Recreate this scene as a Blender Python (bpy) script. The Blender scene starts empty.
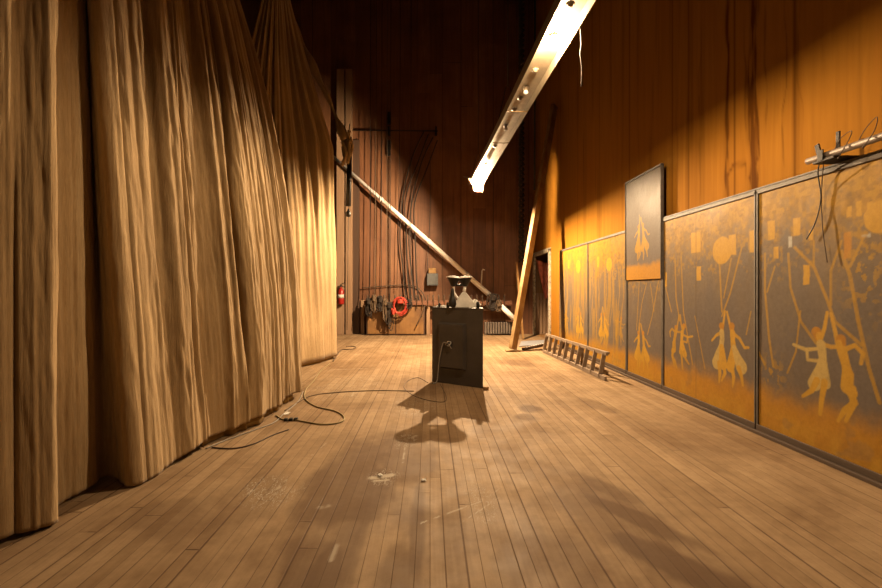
import bpy, math, random
import numpy as np
from mathutils import Vector, Matrix
random.seed(7)
rng = np.random.RandomState(11)
SC = bpy.context.scene
COL = SC.collection
PI = math.pi
# ---- measured frame of the room: camera 1.4 m above the stage, Y runs upstage ----
F, VX, VY, H = 420.0, 430.0, 290.0, 1.4
XP = 3.22            # face of the painted panels
XW = 3.30            # right wall
YB = 13.4            # back wall
ZC = 13.5             # ceiling

def G(px, py, z=0.0):
    Y = F*(H-z)/(py-VY)
    return Vector(((px-VX)*Y/F, Y, z))
def W(px, py, Y):
    return Vector(((px-VX)*Y/F, Y, H-(py-VY)*Y/F))
def R(px, py, X=XP):
    Y = F*X/(px-VX)
    return (Y, H-(py-VY)*Y/F)

# ---------------------------------------------------------------- noise
class VN:
    """smooth value noise on numpy arrays"""
    def __init__(s, seed):
        s.t = np.random.RandomState(seed).rand(256, 256)
    def __call__(s, x, y):
        x = np.asarray(x, float); y = np.asarray(y, float)
        xi = np.floor(x).astype(int); yi = np.floor(y).astype(int)
        fx = x-xi; fy = y-yi
        fx = fx*fx*(3-2*fx); fy = fy*fy*(3-2*fy)
        g = lambda a, b: s.t[a & 255, b & 255]
        return (g(xi, yi)*(1-fx)+g(xi+1, yi)*fx)*(1-fy)+(g(xi, yi+1)*(1-fx)+g(xi+1, yi+1)*fx)*fy
    def fbm(s, x, y, o=4):
        r = 0; a = .5
        for k in range(o):
            r = r+a*s(x*2**k+17*k, y*2**k+31*k); a *= .5
        return r/(1-.5**o)
def sstep(a, b, x):
    t = np.clip((x-a)/(b-a), 0, 1); return t*t*(3-2*t)

# ---------------------------------------------------------------- mesh builder
class MB:
    def __init__(s): s.v = []; s.f = []
    def add(s, vs, fs):
        n = len(s.v); s.v += [tuple(v) for v in vs]; s.f += [tuple(i+n for i in f) for f in fs]; return s
    def box(s, lo, hi, M=None):
        (a, b, c), (d, e, f) = lo, hi
        vs = [Vector(p) for p in ((a,b,c),(d,b,c),(d,e,c),(a,e,c),(a,b,f),(d,b,f),(d,e,f),(a,e,f))]
        if M: vs = [M @ v for v in vs]
        return s.add(vs, [(3,2,1,0),(4,5,6,7),(0,1,5,4),(1,2,6,5),(2,3,7,6),(3,0,4,7)])
    def beam(s, p, q, w, d, up=(0,0,1)):
        p, q = Vector(p), Vector(q); z = (q-p).normalized(); x = Vector(up).cross(z)
        if x.length < 1e-4: x = Vector((1,0,0)).cross(z)
        x.normalize(); y = z.cross(x)
        vs = []
        for c in (p, q):
            for i, j in ((-1,-1),(1,-1),(1,1),(-1,1)): vs.append(c+x*(i*w/2)+y*(j*d/2))
        return s.add(vs, [(3,2,1,0),(4,5,6,7),(0,1,5,4),(1,2,6,5),(2,3,7,6),(3,0,4,7)])
    def tube(s, pts, r, n=8, rs=None, smooth=0):
        pts = [Vector(p) for p in pts]
        if smooth: pts = cat(pts, smooth)
        m = len(pts); ref = None; vs = []
        for i, p in enumerate(pts):
            t = (pts[min(i+1, m-1)]-pts[max(i-1, 0)])
            if t.length < 1e-9: t = Vector((0,0,1))
            t.normalize()
            if ref is None: ref = t.orthogonal().normalized()
            ref = (ref-t*ref.dot(t)); ref = ref.normalized() if ref.length > 1e-6 else t.orthogonal().normalized()
            b = t.cross(ref); rr = rs[i] if rs else r
            for k in range(n):
                a = 2*PI*k/n; vs.append(p+(ref*math.cos(a)+b*math.sin(a))*rr)
        fs = [(i*n+k, i*n+(k+1) % n, (i+1)*n+(k+1) % n, (i+1)*n+k) for i in range(m-1) for k in range(n)]
        fs += [tuple(reversed(range(n))), tuple((m-1)*n+k for k in range(n))]
        return s.add(vs, fs)
    def lathe(s, prof, c=(0,0,0), n=24, M=None):
        vs = []; c = Vector(c)
        for (r, z) in prof:
            for k in range(n):
                a = 2*PI*k/n; v = Vector((r*math.cos(a), r*math.sin(a), z))
                if M: v = M @ v
                vs.append(v+c)
        m = len(prof)
        fs = [(i*n+k, i*n+(k+1) % n, (i+1)*n+(k+1) % n, (i+1)*n+k) for i in range(m-1) for k in range(n)]
        fs += [tuple(reversed(range(n))), tuple((m-1)*n+k for k in range(n))]
        return s.add(vs, fs)
    def prism(s, poly, z0, z1):
        n = len(poly)
        vs = [(x, y, z0) for x, y in poly]+[(x, y, z1) for x, y in poly]
        return s.add(vs, [tuple(reversed(range(n))), tuple(range(n, 2*n))]+[(k, (k+1) % n, n+(k+1) % n, n+k) for k in range(n)])
    def grid(s, P):
        """P: (m,n,3) array"""
        m, n = P.shape[:2]
        base = len(s.v)
        s.v += [tuple(p) for p in P.reshape(-1, 3)]
        s.f += [(base+i*n+j, base+i*n+j+1, base+(i+1)*n+j+1, base+(i+1)*n+j) for i in range(m-1) for j in range(n-1)]
        return s
    def build(s, name, mat, parent=None, smooth=False, bevel=0, loc=None):
        me = bpy.data.meshes.new(name); me.from_pydata(s.v, [], s.f); me.update()
        if smooth: me.polygons.foreach_set('use_smooth', [True]*len(me.polygons))
        o = bpy.data.objects.new(name, me); COL.objects.link(o)
        if mat: me.materials.append(mat)
        if loc is not None:
            L = Vector(loc); me.transform(Matrix.Translation(-L)); o.location = L
        if parent:
            o.parent = parent
            if loc is None:
                w = parent.location if parent.parent is None else parent.location+parent.parent.location
                me.transform(Matrix.Translation(-w))
            else: o.location = L-(parent.location if parent.parent is None else parent.location+parent.parent.location)
        if bevel:
            b = o.modifiers.new('bevel', 'BEVEL'); b.width = bevel; b.segments = 2; b.limit_method = 'ANGLE'
        return o
def cat(pts, k):
    pts = [Vector(p) for p in pts]; out = []
    for i in range(len(pts)-1):
        a, b, c, d = pts[max(i-1,0)], pts[i], pts[i+1], pts[min(i+2, len(pts)-1)]
        for j in range(k):
            t = j/k
            out.append(.5*((2*b)+(c-a)*t+(2*a-5*b+4*c-d)*t*t+(3*b-a-3*c+d)*t**3))
    out.append(pts[-1]); return out
def tag(o, label=None, cat_=None, group=None, kind=None):
    if label: o['label'] = label
    if cat_: o['category'] = cat_
    if group: o['group'] = group
    if kind: o['kind'] = kind
    return o
def empty(name, loc, label, cat_, group=None):
    o = bpy.data.objects.new(name, None); COL.objects.link(o); o.location = loc
    o.empty_display_size = .1
    return tag(o, label, cat_, group)
def struct(o): o['kind'] = 'structure'; return o
def copy_tree(o, parent=None):
    c = o.copy(); COL.objects.link(c); c.parent = parent
    for ch in list(o.children): copy_tree(ch, c)
    return c

# ---------------------------------------------------------------- materials
def srgb(r, g, b):
    f = lambda c: (c/255/12.92) if c/255 <= .04045 else ((c/255+.055)/1.055)**2.4
    return (f(r), f(g), f(b))
class NT:
    def __init__(s, name):
        s.m = bpy.data.materials.new(name); s.m.use_nodes = True
        s.t = s.m.node_tree; s.n = s.t.nodes; s.l = s.t.links
        s.b = s.n['Principled BSDF']; s.co = None; s.alb = .40   # scales base colours down to cut bounced light
    def new(s, t, **k):
        n = s.n.new(t)
        for a, v in k.items(): setattr(n, a, v)
        return n
    def coord(s, scale=(1,1,1), kind='Object', rot=(0,0,0)):
        if s.co is None: s.co = s.new('ShaderNodeNewGeometry')
        m = s.new('ShaderNodeMapping'); m.inputs['Scale'].default_value = scale; m.inputs['Rotation'].default_value = rot
        s.l.new(s.co.outputs['Position'], m.inputs['Vector']); return m.outputs['Vector']
    def noise(s, scale, vec=None, detail=5, rough=.6, dist=0):
        n = s.new('ShaderNodeTexNoise'); n.inputs['Scale'].default_value = scale; n.inputs['Detail'].default_value = detail
        n.inputs['Roughness'].default_value = rough; n.inputs['Distortion'].default_value = dist
        s.l.new(vec if vec else s.coord(), n.inputs['Vector']); return n.outputs['Fac']
    def ramp(s, fac, stops, interp='LINEAR'):
        r = s.new('ShaderNodeValToRGB'); e = r.color_ramp.elements; r.color_ramp.interpolation = interp
        while len(e) < len(stops): e.new(.5)
        for i, (p, c) in enumerate(stops):
            e[i].position = p; e[i].color = (*c, 1) if len(c) == 3 else c
        s.l.new(fac, r.inputs[0]); return r.outputs[0]
    def mix(s, fac, a, b, mode='MIX'):
        n = s.new('ShaderNodeMix', data_type='RGBA', blend_type=mode)
        for sock, v in ((n.inputs['Factor'], fac), (n.inputs['A'], a), (n.inputs['B'], b)):
            if hasattr(v, 'is_output'): s.l.new(v, sock)
            elif isinstance(v, (int, float)): sock.default_value = v
            else: sock.default_value = (*v, 1)
        return n.outputs['Result']
    def color(s, c):
        c = s.mix(1.0, c, (s.alb,)*3, 'MULTIPLY')
        s.l.new(c, s.b.inputs['Base Color'])
    def rough(s, r):
        if hasattr(r, 'is_output'): s.l.new(r, s.b.inputs['Roughness'])
        else: s.b.inputs['Roughness'].default_value = r
    def bump(s, h, strength=.3, dist=.01, prev=None):
        b = s.new('ShaderNodeBump'); b.inputs['Strength'].default_value = strength; b.inputs['Distance'].default_value = dist
        s.l.new(h, b.inputs['Height'])
        if prev: s.l.new(prev, b.inputs['Normal'])
        s.l.new(b.outputs[0], s.b.inputs['Normal']); return b.outputs[0]
    def attr(s, name):
        a = s.new('ShaderNodeAttribute'); a.attribute_name = name; return a.outputs['Color']
def simple(name, c, rough=.6, metal=0, var=.25, scale=8, bump=.15, spec=.5, alb=.40):
    m = NT(name); m.alb = alb; nz = m.noise(scale)
    m.color(m.mix(1.0, c, m.ramp(nz, [(.3, (1-var,)*3), (.7, (1+var*.4,)*3)]), 'MULTIPLY'))
    m.rough(rough); m.b.inputs['Metallic'].default_value = metal; m.b.inputs['Specular IOR Level'].default_value = spec
    if bump: m.bump(m.noise(scale*6), bump, .004)
    return m.m
def woody(name, c1, c2, axis=2, rough=.65, scale=1.0, dirt=None):
    m = NT(name); s = [14*scale]*3; s[axis] = .9*scale
    v = m.coord(tuple(s)); nz = m.noise(1.0, v, 6, .65, .6)
    col = m.ramp(nz, [(.28, c1), (.72, c2)])
    if dirt: col = m.mix(m.ramp(m.noise(3*scale), [(.45, (0,0,0)), (.7, (.8,.8,.8))]), col, dirt)
    m.color(col); m.rough(rough); m.bump(nz, .25, .004); return m.m

def plank_nodes(m, across, along, w, length, c1, c2, gap, gw, jitter=0.0):
    """boards of width w running along one axis, butt joints staggered at random; returns colour, gap mask"""
    def mt(op, a, b=None, c=None):
        n = m.new('ShaderNodeMath', operation=op)
        for i, v in enumerate((a, b, c)):
            if v is None: continue
            if hasattr(v, 'is_output'): m.l.new(v, n.inputs[i])
            else: n.inputs[i].default_value = v
        return n.outputs[0]
    g = m.new('ShaderNodeNewGeometry'); sv = m.new('ShaderNodeSeparateXYZ'); m.l.new(g.outputs['Position'], sv.inputs[0])
    x = mt('DIVIDE', sv.outputs[across], w); y = sv.outputs[along]
    if jitter: x = mt('ADD', x, mt('MULTIPLY', mt('SINE', mt('MULTIPLY', x, 2.1)), jitter))
    row = mt('FLOOR', x); fx = mt('FRACT', x)
    wn = m.new('ShaderNodeTexWhiteNoise', noise_dimensions='1D'); m.l.new(row, wn.inputs['W'])
    yy = mt('ADD', mt('DIVIDE', y, length), mt('MULTIPLY', wn.outputs['Value'], 7.0))
    cell = mt('FLOOR', yy); fy = mt('FRACT', yy)
    cb = m.new('ShaderNodeCombineXYZ'); m.l.new(row, cb.inputs[0]); m.l.new(cell, cb.inputs[1])
    w2 = m.new('ShaderNodeTexWhiteNoise', noise_dimensions='2D'); m.l.new(cb.outputs[0], w2.inputs['Vector'])
    dx = mt('MULTIPLY', mt('MINIMUM', fx, mt('SUBTRACT', 1.0, fx)), w)
    dy = mt('MULTIPLY', mt('MINIMUM', fy, mt('SUBTRACT', 1.0, fy)), length)
    d = mt('MINIMUM', dx, dy)
    wide = m.new('ShaderNodeTexWhiteNoise', noise_dimensions='1D'); m.l.new(mt('ADD', mt('ROUND', x), 77.3), wide.inputs['W'])
    gwv = mt('MULTIPLY', mt('POWER', wide.outputs['Value'], 2.0), gw*1.6)
    gm = m.new('ShaderNodeMapRange'); m.l.new(d, gm.inputs['Value']); m.l.new(mt('ADD', gwv, gw*.45), gm.inputs['From Max'])
    gm.inputs['From Min'].default_value = 0; gm.inputs['To Min'].default_value = 1; gm.inputs['To Max'].default_value = 0
    col = m.mix(w2.outputs['Value'], c1, c2)
    return m.mix(gm.outputs[0], col, gap), gm.outputs[0]
M = {}
M['podium'] = simple('black_paint', (.060,.050,.043), .42, var=.3, scale=5, bump=.12, alb=.75)
M['black'] = simple('black_metal', (.02,.018,.017), .45, var=.3)
M['iron'] = simple('dark_iron', (.07,.06,.055), .5, .6)
M['galv'] = simple('galvanised_pipe', (.88,.85,.82), .5, .0, alb=.9, var=.2, scale=4)
M['white'] = simple('dusty_white', (.72,.68,.62), .7, var=.25, alb=.7)
M['grey'] = simple('grey_paint', (.17,.18,.19), .5, var=.25)
M['red'] = simple('red_paint', (.65,.03,.02), .35, var=.15)
M['redrope'] = simple('red_cord', (.72,.07,.04), .6, var=.2, alb=.6)
M['rope'] = simple('old_rope', (.30,.20,.12), .9, var=.4, scale=25)
M['darkrope'] = simple('dark_rope', (.07,.05,.04), .9, var=.4, scale=25)
M['cord_y'] = simple('yellowed_cord', (.62,.48,.22), .7, var=.2)
M['cord_b'] = simple('brown_cord', (.20,.12,.07), .7, var=.2)
M['cord_k'] = simple('black_cord', (.03,.025,.02), .6, var=.2)
M['cord_w'] = simple('pale_cord', (.62,.56,.48), .6, var=.2)
M['plank'] = woody('yellow_pine', (.36,.17,.04), (.62,.33,.09), 2, .7, 1.0, (.75,.50,.22))
M['ladder'] = woody('grey_weathered_wood', (.36,.25,.17), (.66,.50,.36), 1, .75)
M['post'] = woody('pale_post_wood', (.50,.30,.17), (.70,.45,.27), 2, .7, .6)
M['dkwood'] = woody('dark_brown_wood', (.09,.045,.025), (.17,.085,.045), 2, .7, .6)
M['redwood'] = woody('reddish_rail_wood', (.26,.10,.05), (.42,.17,.08), 0, .6, .6)
M['ply'] = woody('amber_plywood', (.40,.19,.06), (.62,.33,.11), 2, .55, .5, (.22,.10,.04))
M['sill'] = woody('dark_sill_wood', (.10,.06,.035), (.20,.12,.07), 1, .7, .8)
M['rad'] = simple('radiator_paint', (.30,.24,.20), .6, var=.3)
M['jamb'] = simple('peeling_paint', (.75,.64,.48), .8, var=.75, scale=14, bump=.5, alb=.5)
M['pink'] = simple('faded_red_cloth', (.50,.15,.10), .9, var=.4, alb=.9)
M['tray'] = simple('tin_reflector', (.62,.50,.34), .45, .35, var=.25, scale=9)
M['socket'] = simple('porcelain_socket', (.40,.30,.20), .4, var=.2)
M['frost'] = simple('frosted_bulb_glass', (.9,.88,.82), .15, var=.02, bump=0)
M['brass'] = simple('aged_brass', (.42,.26,.10), .45, .7)
M['paper'] = simple('white_paper', (.85,.82,.76), .8, var=.1, alb=.75)
M['stone'] = simple('tan_block', (.62,.36,.14), .8)
M['bluegrey'] = simple('blue_grey_metal', (.42,.44,.50), .6, 0, alb=.5)
M['oldpipe'] = simple('old_brown_pipe', (.36,.27,.21), .5, .3, var=.3)
M['frame'] = simple('grey_panel_edging', (.27,.23,.20), .6, .1, var=.35, scale=7)

# canvas curtain
m = NT('brown_canvas')
v = m.coord((9, 9, .55)); st = m.noise(1.0, v, 6, .6, .5)
weave = m.noise(240, None, 2, .5)
big = m.noise(.9, None, 3, .6)
c = m.ramp(st, [(.28, (.56,.375,.18)), (.72, (.76,.54,.285))])
fib = m.noise(1.0, m.coord((70, 70, 7)), 4, .7, 1.5)
c = m.mix(1, c, m.ramp(fib, [(.3, (.78,.76,.74)), (.65, (1.06,1.06,1.06))]), 'MULTIPLY')
c = m.mix(1, c, m.ramp(big, [(.3, (.72,.70,.68)), (.65, (1,1,1))]), 'MULTIPLY')
m.alb = .62; m.color(c); m.rough(.88); m.b.inputs['Sheen Weight'].default_value = .15; m.b.inputs['Specular IOR Level'].default_value = .15
b1 = m.bump(st, .6, .03); m.bump(fib, .35, .006, b1)
M['canvas'] = m.m
m = NT('gold_lining')
c = m.ramp(m.noise(6), [(.3, (.46,.26,.05)), (.7, (.70,.42,.10))]); m.color(c); m.rough(.8)
M['lining'] = m.m

# floor boards
m = NT('worn_stage_boards')
bc, bgap = plank_nodes(m, 0, 1, .088, 3.4, (.53,.36,.205), (.67,.475,.285), (.20,.11,.06), .0042, .12)
grain = m.noise(1.0, m.coord((38, 1.3, 1)), 6, .65, .4)
c = m.mix(1, bc, m.ramp(grain, [(.25, (.84,.82,.80)), (.7, (1.06,1.06,1.06))]), 'MULTIPLY')
dirt = m.ramp(m.noise(.9, None, 6, .62, .5), [(.36, (.62,.56,.52)), (.58, (1.05,1.05,1.05))])
c = m.mix(.75, c, dirt, 'MULTIPLY')
c = m.mix(.5, c, m.ramp(m.noise(9, None, 5, .7), [(.35, (.72,.68,.66)), (.6, (1.05,1.05,1.05))]), 'MULTIPLY')
st = m.attr('stain')
sx = m.new('ShaderNodeSeparateColor'); m.l.new(st, sx.inputs[0])
c = m.mix(sx.outputs[0], c, (.16,.085,.045))            # dark trodden-in dirt
fle = m.ramp(m.noise(52, m.coord((1, .35, 1)), 6, .75, 1.6), [(.53, (0,0,0)), (.60, (1,1,1))])
fm = m.mix(1, fle, m.ramp(sx.outputs[1], [(0, (0,0,0)), (1, (1,1,1))]), 'MULTIPLY')
c = m.mix(fm, c, (.80,.72,.58))                         # scuffed paint marks
c = m.mix(sx.outputs[2], c, (.86,.76,.60))
m.alb = .47
m.color(c)
m.alb = .37; m.rough(m.ramp(m.noise(3), [(.3, (.55,)*3), (.7, (.8,)*3)])); m.b.inputs['Specular IOR Level'].default_value = .12
b1 = m.bump(bgap, .6, -.004); m.bump(grain, .15, .003, b1)
M['floor'] = m.m

# right wall (painted attribute x grain)
m = NT('amber_plywood_sheets')
a = m.attr('paint')
gr = m.noise(1.0, m.coord((14, 14, .7)), 6, .65, .7)
c = m.mix(1, a, m.ramp(gr, [(.25, (.84,.80,.76)), (.7, (1.04,1.04,1.04))]), 'MULTIPLY')
m.alb = .37; m.color(c); m.rough(.85); m.b.inputs['Specular IOR Level'].default_value = .04
m.bump(gr, .2, .006)
M['rwall'] = m.m
# painted panels
m = NT('painted_panel')
a = m.attr('paint')
sp = m.noise(30, None, 5, .7)
c = m.mix(.35, a, m.ramp(sp, [(.3, (.62,.6,.58)), (.62, (1.1,1.1,1.1))]), 'MULTIPLY')
c = m.mix(m.ramp(m.noise(5, m.coord((1,1,.5)), 6, .7, 1), [(.58, (0,0,0)), (.75, (.35,.35,.35))]), c, (.30,.19,.09))
m.color(c); m.rough(m.ramp(m.noise(1.6), [(.3, (.42,)*3), (.7, (.62,)*3)])); m.b.inputs['Specular IOR Level'].default_value = .1
m.bump(m.noise(2.6, m.coord((1,1,.6)), 3), .35, .03)
M['panel'] = m.m

# back wall vertical boards
def boards(name, c1, c2, gap, w=.3):
    m = NT(name)
    bc, bgap = plank_nodes(m, 0, 2, w, 9.0, c1, c2, gap, .010, .15)
    gr = m.noise(1.0, m.coord((11, 11, .6)), 6, .65, .8)
    c = m.mix(1, bc, m.ramp(gr, [(.25, (.55,.5,.46)), (.72, (1.1,1.1,1.1))]), 'MULTIPLY')
    c = m.mix(.7, c, m.ramp(m.noise(.8, None, 5, .6, .8), [(.35, (.6,.5,.45)), (.6, (1.05,1.05,1.05))]), 'MULTIPLY')
    m.color(c); m.rough(.6); m.bump(bgap, .5, -.01); return m.m
M['bwall'] = boards('reddish_vertical_boards', (.36,.145,.06), (.52,.235,.10), (.06,.022,.012), .46)
M['dark'] = boards('dark_boards', (.10,.05,.03), (.14,.075,.045), (.03,.015,.01), .3)

# light bulb
def bulb_mat(name, strength, col=(1.0, .70, .40)):
    m = NT(name); m.color((.9,.85,.75))
    m.b.inputs['Emission Color'].default_value = (*col, 1); m.b.inputs['Emission Strength'].default_value = strength
    return m.m
M['lit_far'] = bulb_mat('glowing_bulb_far', 100000)
M['lit_near'] = bulb_mat('glowing_bulb_near', 12400)

# ---------------------------------------------------------------- painted grids
def painted(name, P, colour, mat, parent=None, keep=None, attr='paint', back=None):
    """grid surface P (m,n,3) with per-vertex colour (m,n,3)"""
    m_, n_ = P.shape[:2]
    f = [(i*n_+j, i*n_+j+1, (i+1)*n_+j+1, (i+1)*n_+j) for i in range(m_-1) for j in range(n_-1) if keep is None or keep[i, j]]
    vs = P.reshape(-1, 3); cols = np.ones((m_*n_, 4), np.float32); cols[:, :3] = colour.reshape(-1, 3)
    vl = vs.tolist()
    if back is not None:      # closed slab: the border is extruded by the vector `back`
        n0 = len(vl); bv = np.array(back)
        cs = [(0, 0), (0, n_-1), (m_-1, n_-1), (m_-1, 0)]
        for i, j in cs: vl.append((P[i, j]+bv).tolist())
        cols = np.vstack([cols, np.tile([.2, .13, .08, 1], (4, 1))]).astype(np.float32)
        e1 = [j for j in range(n_)]; e2 = [i*n_+n_-1 for i in range(m_)]
        e3 = [(m_-1)*n_+j for j in reversed(range(n_))]; e4 = [i*n_ for i in reversed(range(m_))]
        for k, e in enumerate((e1, e2, e3, e4)):
            f.append(tuple(e)+(n0+(k+1) % 4, n0+k))
        f.append((n0, n0+1, n0+2, n0+3))
    me = bpy.data.meshes.new(name); me.from_pydata(vl, [], f); me.update()
    ca = me.color_attributes.new(attr, 'FLOAT_COLOR', 'POINT'); ca.data.foreach_set('color', cols.reshape(-1))
    me.materials.append(mat)
    o = bpy.data.objects.new(name, me); COL.objects.link(o)
    if parent: o.parent = parent; me.transform(Matrix.Translation(-parent.location))
    return o

# ================================================================ SETTING
# floor
xs = np.concatenate([np.arange(-5.0, -2.0, .05), np.arange(-2.0, XW, .0095), [XW]])
ys = np.concatenate([np.arange(-.6, 2.0, .05), np.arange(2.0, 5.6, .013), np.arange(5.6, YB, .03), [YB]])
X_, Y_ = np.meshgrid(xs, ys)
P = np.stack([X_, Y_, np.zeros_like(X_)], -1)
fn = VN(3)
st = np.zeros_like(X_); fl = np.zeros_like(X_)
def blob(px, py, rx, ry, amt, ang=0):
    g = G(px, py); dx = X_-g.x; dy = Y_-g.y
    ca, sa = math.cos(ang), math.sin(ang)
    u = (dx*ca+dy*sa)/rx; w = (-dx*sa+dy*ca)/ry
    d = np.sqrt(u*u+w*w)+(fn.fbm(X_*5, Y_*3)-.5)*1.1
    return amt*(1-sstep(.55, 1.15, d))
for b in ((528,409,.16,.2,.40), (528,417,.15,.16,.35), (596,405,.12,.45,.25,.3), (520,363,.35,.5,.22), (355,480,.35,.8,.35), (400,455,.3,.7,.30),
          (455,540,.12,.35,.12), (620,520,.35,.55,.22,.5), (560,560,.3,.3,.15), (240,500,.3,.5,.15), (345,545,.12,.4,.30), (395,575,.1,.3,.25),
          (590,375,.1,.5,.25,.2), (700,455,.2,.4,.10), (417,520,.05,.6,.3), (480,430,.1,.2,.15), (310,560,.18,.3,.3), (180,520,.4,.3,.2), (640,520,.12,.45,.42,.6), (668,560,.15,.4,.42,.6), (610,490,.1,.3,.3,.5), (395,450,.08,.35,.35), (330,560,.1,.3,.4), (372,500,.06,.4,.3)):
    st = np.maximum(st, np.minimum(.8, 1.8*blob(*b)))
for b in ((268,491,.22,.25,1), (385,476,.12,.15,.7), (408,440,.12,.3,.9),  (350,385,.5,1.0,.55), (420,405,.4,.5,.5), (480,500,.1,.3,.4)):
    fl = np.maximum(fl, blob(*b))
sc = np.zeros_like(st)
for p, q, wd, a in (((421,523),(468,506),.006,.8), ((468,506),(482,501),.005,.5), ((452,529),(500,497),.004,.45), ((487,497),(502,487),.004,.4), ((331,560),(337,545),.010,.6), ((312,455),(330,440),.006,.4), ((405,447),(403,463),.006,.6),
                    ((372,478),(392,475),.022,.75), ((374,481),(388,480),.012,.7), ((254,492),(276,488),.030,.7), ((262,497),(274,494),.02,.5), ((318,508),(328,506),.015,.4), ((410,438),(416,436),.02,.6), ((300,385),(318,374),.01,.35), ((330,370),(375,368),.02,.35), ((356,388),(352,396),.01,.5)):
    A_, B_ = G(*p), G(*q); L2 = (B_-A_).length_squared+1e-9
    t_ = np.clip(((X_-A_.x)*(B_.x-A_.x)+(Y_-A_.y)*(B_.y-A_.y))/L2, 0, 1)
    d_ = np.hypot(X_-A_.x-t_*(B_.x-A_.x), Y_-A_.y-t_*(B_.y-A_.y))
    sc = np.maximum(sc, a*(1-sstep(wd*.6, wd*1.6, d_+(fn.fbm(X_*30, Y_*12)-.5)*wd*1.2))*sstep(.3, .55, fn.fbm(X_*22+9, Y_*9)))
cf = np.stack([st, fl, sc], -1)
floor = struct(painted('floor', P, cf, M['floor'], attr='stain'))

# right wall: amber sheets with seams and drips, opening for the door
DY0, DY1, DZ = 11.55, 13.2, 2.44
ys = np.concatenate([np.arange(-.6, 2.2, .05), np.arange(2.2, 6.5, .0125), np.arange(6.5, YB+.01, .03)]); zs = np.arange(0, ZC+.01, .04)
Y_, Z_ = np.meshgrid(ys, zs)
wn = VN(5)
base = np.array((.68,.285,.030)); dk = np.array((.26,.09,.01)); lt = np.array((.80,.38,.055))
n1 = wn.fbm(Y_*1.1, Z_*.5)[..., None]
colr = base*(1-n1)+lt*n1
def dark(mask, amt=1):
    global colr
    k = np.clip(mask*amt, 0, 1)[..., None]; colr = colr*(1-k)+dk*k
for sy, a in ((3.80,.75),(4.55,.8),(5.36,.55),(5.72,.6),(6.95,.6),(8.17,.6),(9.39,.6),(10.6,.6),(2.58,.6),(1.4,.6)):
    dark(np.exp(-((Y_-sy)/.016)**2), a)
streak = wn.fbm(Y_*9, Z_*.35, 3)
dark(sstep(.60, .78, streak)*sstep(1.5, 3.6, Z_+.8*wn.fbm(Y_*2, Z_*0, 2)), .35)
for (px0, top, bot, w, a) in ((727,62,190,.05,1.),(744,110,195,.03,.5),(752,60,198,.08,1.2),(757,90,190,.03,1.),(766,70,130,.03,.45),(700,120,200,.04,.35),(784,100,165,.02,.5),(690,150,206,.1,.22),(676,150,206,.06,.25),(800,60,150,.02,.25)):
    y0, z1 = R(px0, top, XW); _, z0 = R(px0, bot, XW)
    cy = y0+(wn(Z_*3, Z_*0+px0)-.5)*.07
    dark(np.exp(-((Y_-cy)/(w*.5*(.4+wn(Z_*4+px0, Z_*0))))**2)*sstep(z0-.1, z0+.1, Z_)*(1-sstep(z1+.3, z1+1.2, Z_))*sstep(.25, .5, wn.fbm(Y_*30+px0, Z_*3, 2)), a*1.25)
# looping watermarks
for pts in (((728,196),(727,176),(733,166),(745,163)), ((752,185),(750,178),(757,160),(756,120),(752,80))):
    q = [R(a, b, XW) for a, b in pts]
    for (ya, za), (yb, zb) in zip(q, q[1:]):
        t = np.clip(((Y_-ya)*(yb-ya)+(Z_-za)*(zb-za))/((yb-ya)**2+(zb-za)**2), 0, 1)
        d = np.hypot(Y_-ya-t*(yb-ya), Z_-za-t*(zb-za)); dark(np.exp(-(d/.02)**2), .75)
P = np.stack([np.full_like(Y_, XW), Y_, Z_], -1)
keep = ~((ys[None, :-1] > DY0) & (ys[None, :-1] < DY1) & (zs[:-1, None] < DZ))
wall_right = struct(painted('wall_right', P, colr, M['rwall'], keep=keep))

struct(MB().box((-5.0, YB, 0), (XW+.1, YB+.1, ZC)).build('wall_back', M['bwall']))
struct(MB().box((-5.1, -.6, 0), (-5.0, YB+.1, ZC)).build('wall_left', M['dark']))
struct(MB().box((-5.1, -.6, ZC), (XW+.1, YB+.1, ZC+.1)).build('ceiling', M['dark']))

# doorway with a shallow lobby behind it
d = MB(); w_ = .1
d.box((XW-.05, DY0-w_, 0), (XW+.03, DY0+.02, DZ+.1)); d.box((XW-.05, DY1-.02, 0), (XW+.02, DY1+w_, DZ+.1)); d.box((XW-.05, DY0-w_, DZ), (XW+.02, DY1+w_, DZ+.12))
struct(d.build('door_1', M['jamb'], bevel=.01))
d = MB(); q = DY1+.40
d.box((XW+1.2, DY0-.6, 0), (XW+1.25, q, 2.9)); d.box((XW+.03, DY0-.65, 0), (XW+1.25, DY0-.6, 2.9)); d.box((XW+.1, q, 0), (XW+1.25, q+.05, 2.9)); d.box((XW+.03, DY0-.6, 2.9), (XW+1.25, q, 2.95)); d.box((XW, DY0-.6, -.05), (XW+1.25, q, 0))
struct(d.build('wall_lobby', M['ply']))
t = empty('slatted_screen', (XW+.3, 13.3, 0), 'pale wooden slats standing upright inside the far right doorway', 'screen')
for k in range(5): MB().box((XW+.06+k*.11, 13.28, .0), (XW+.14+k*.11, 13.31, 1.3)).build('slat', M['post'], t, bevel=.004)
MB().box((XW+.04, 13.31, 1.0), (XW+.62, 13.34, 1.08)).build('crossbar', M['post'], t, bevel=.004)
n, mm = 26, 22; Pc = np.zeros((mm, n, 3))
for i in range(mm):
    for j in range(n):
        u = j/(n-1); t_ = i/(mm-1)
        Pc[i, j] = (XW+.03+u*(.50-.22*t_)+.16*t_, 13.17+.035*math.sin(u*14+t_*2), 2.35-.15*u-1.15*t_*(.45+.55*math.sin(u*2.6+.25)))
c_ = MB().grid(Pc).build('door_cloth', M['pink'], smooth=True)
c_.modifiers.new('thick', 'SOLIDIFY').thickness = .008
tag(c_, 'faded red cloth bunched inside the peeling doorway frame', 'cloth')

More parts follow.
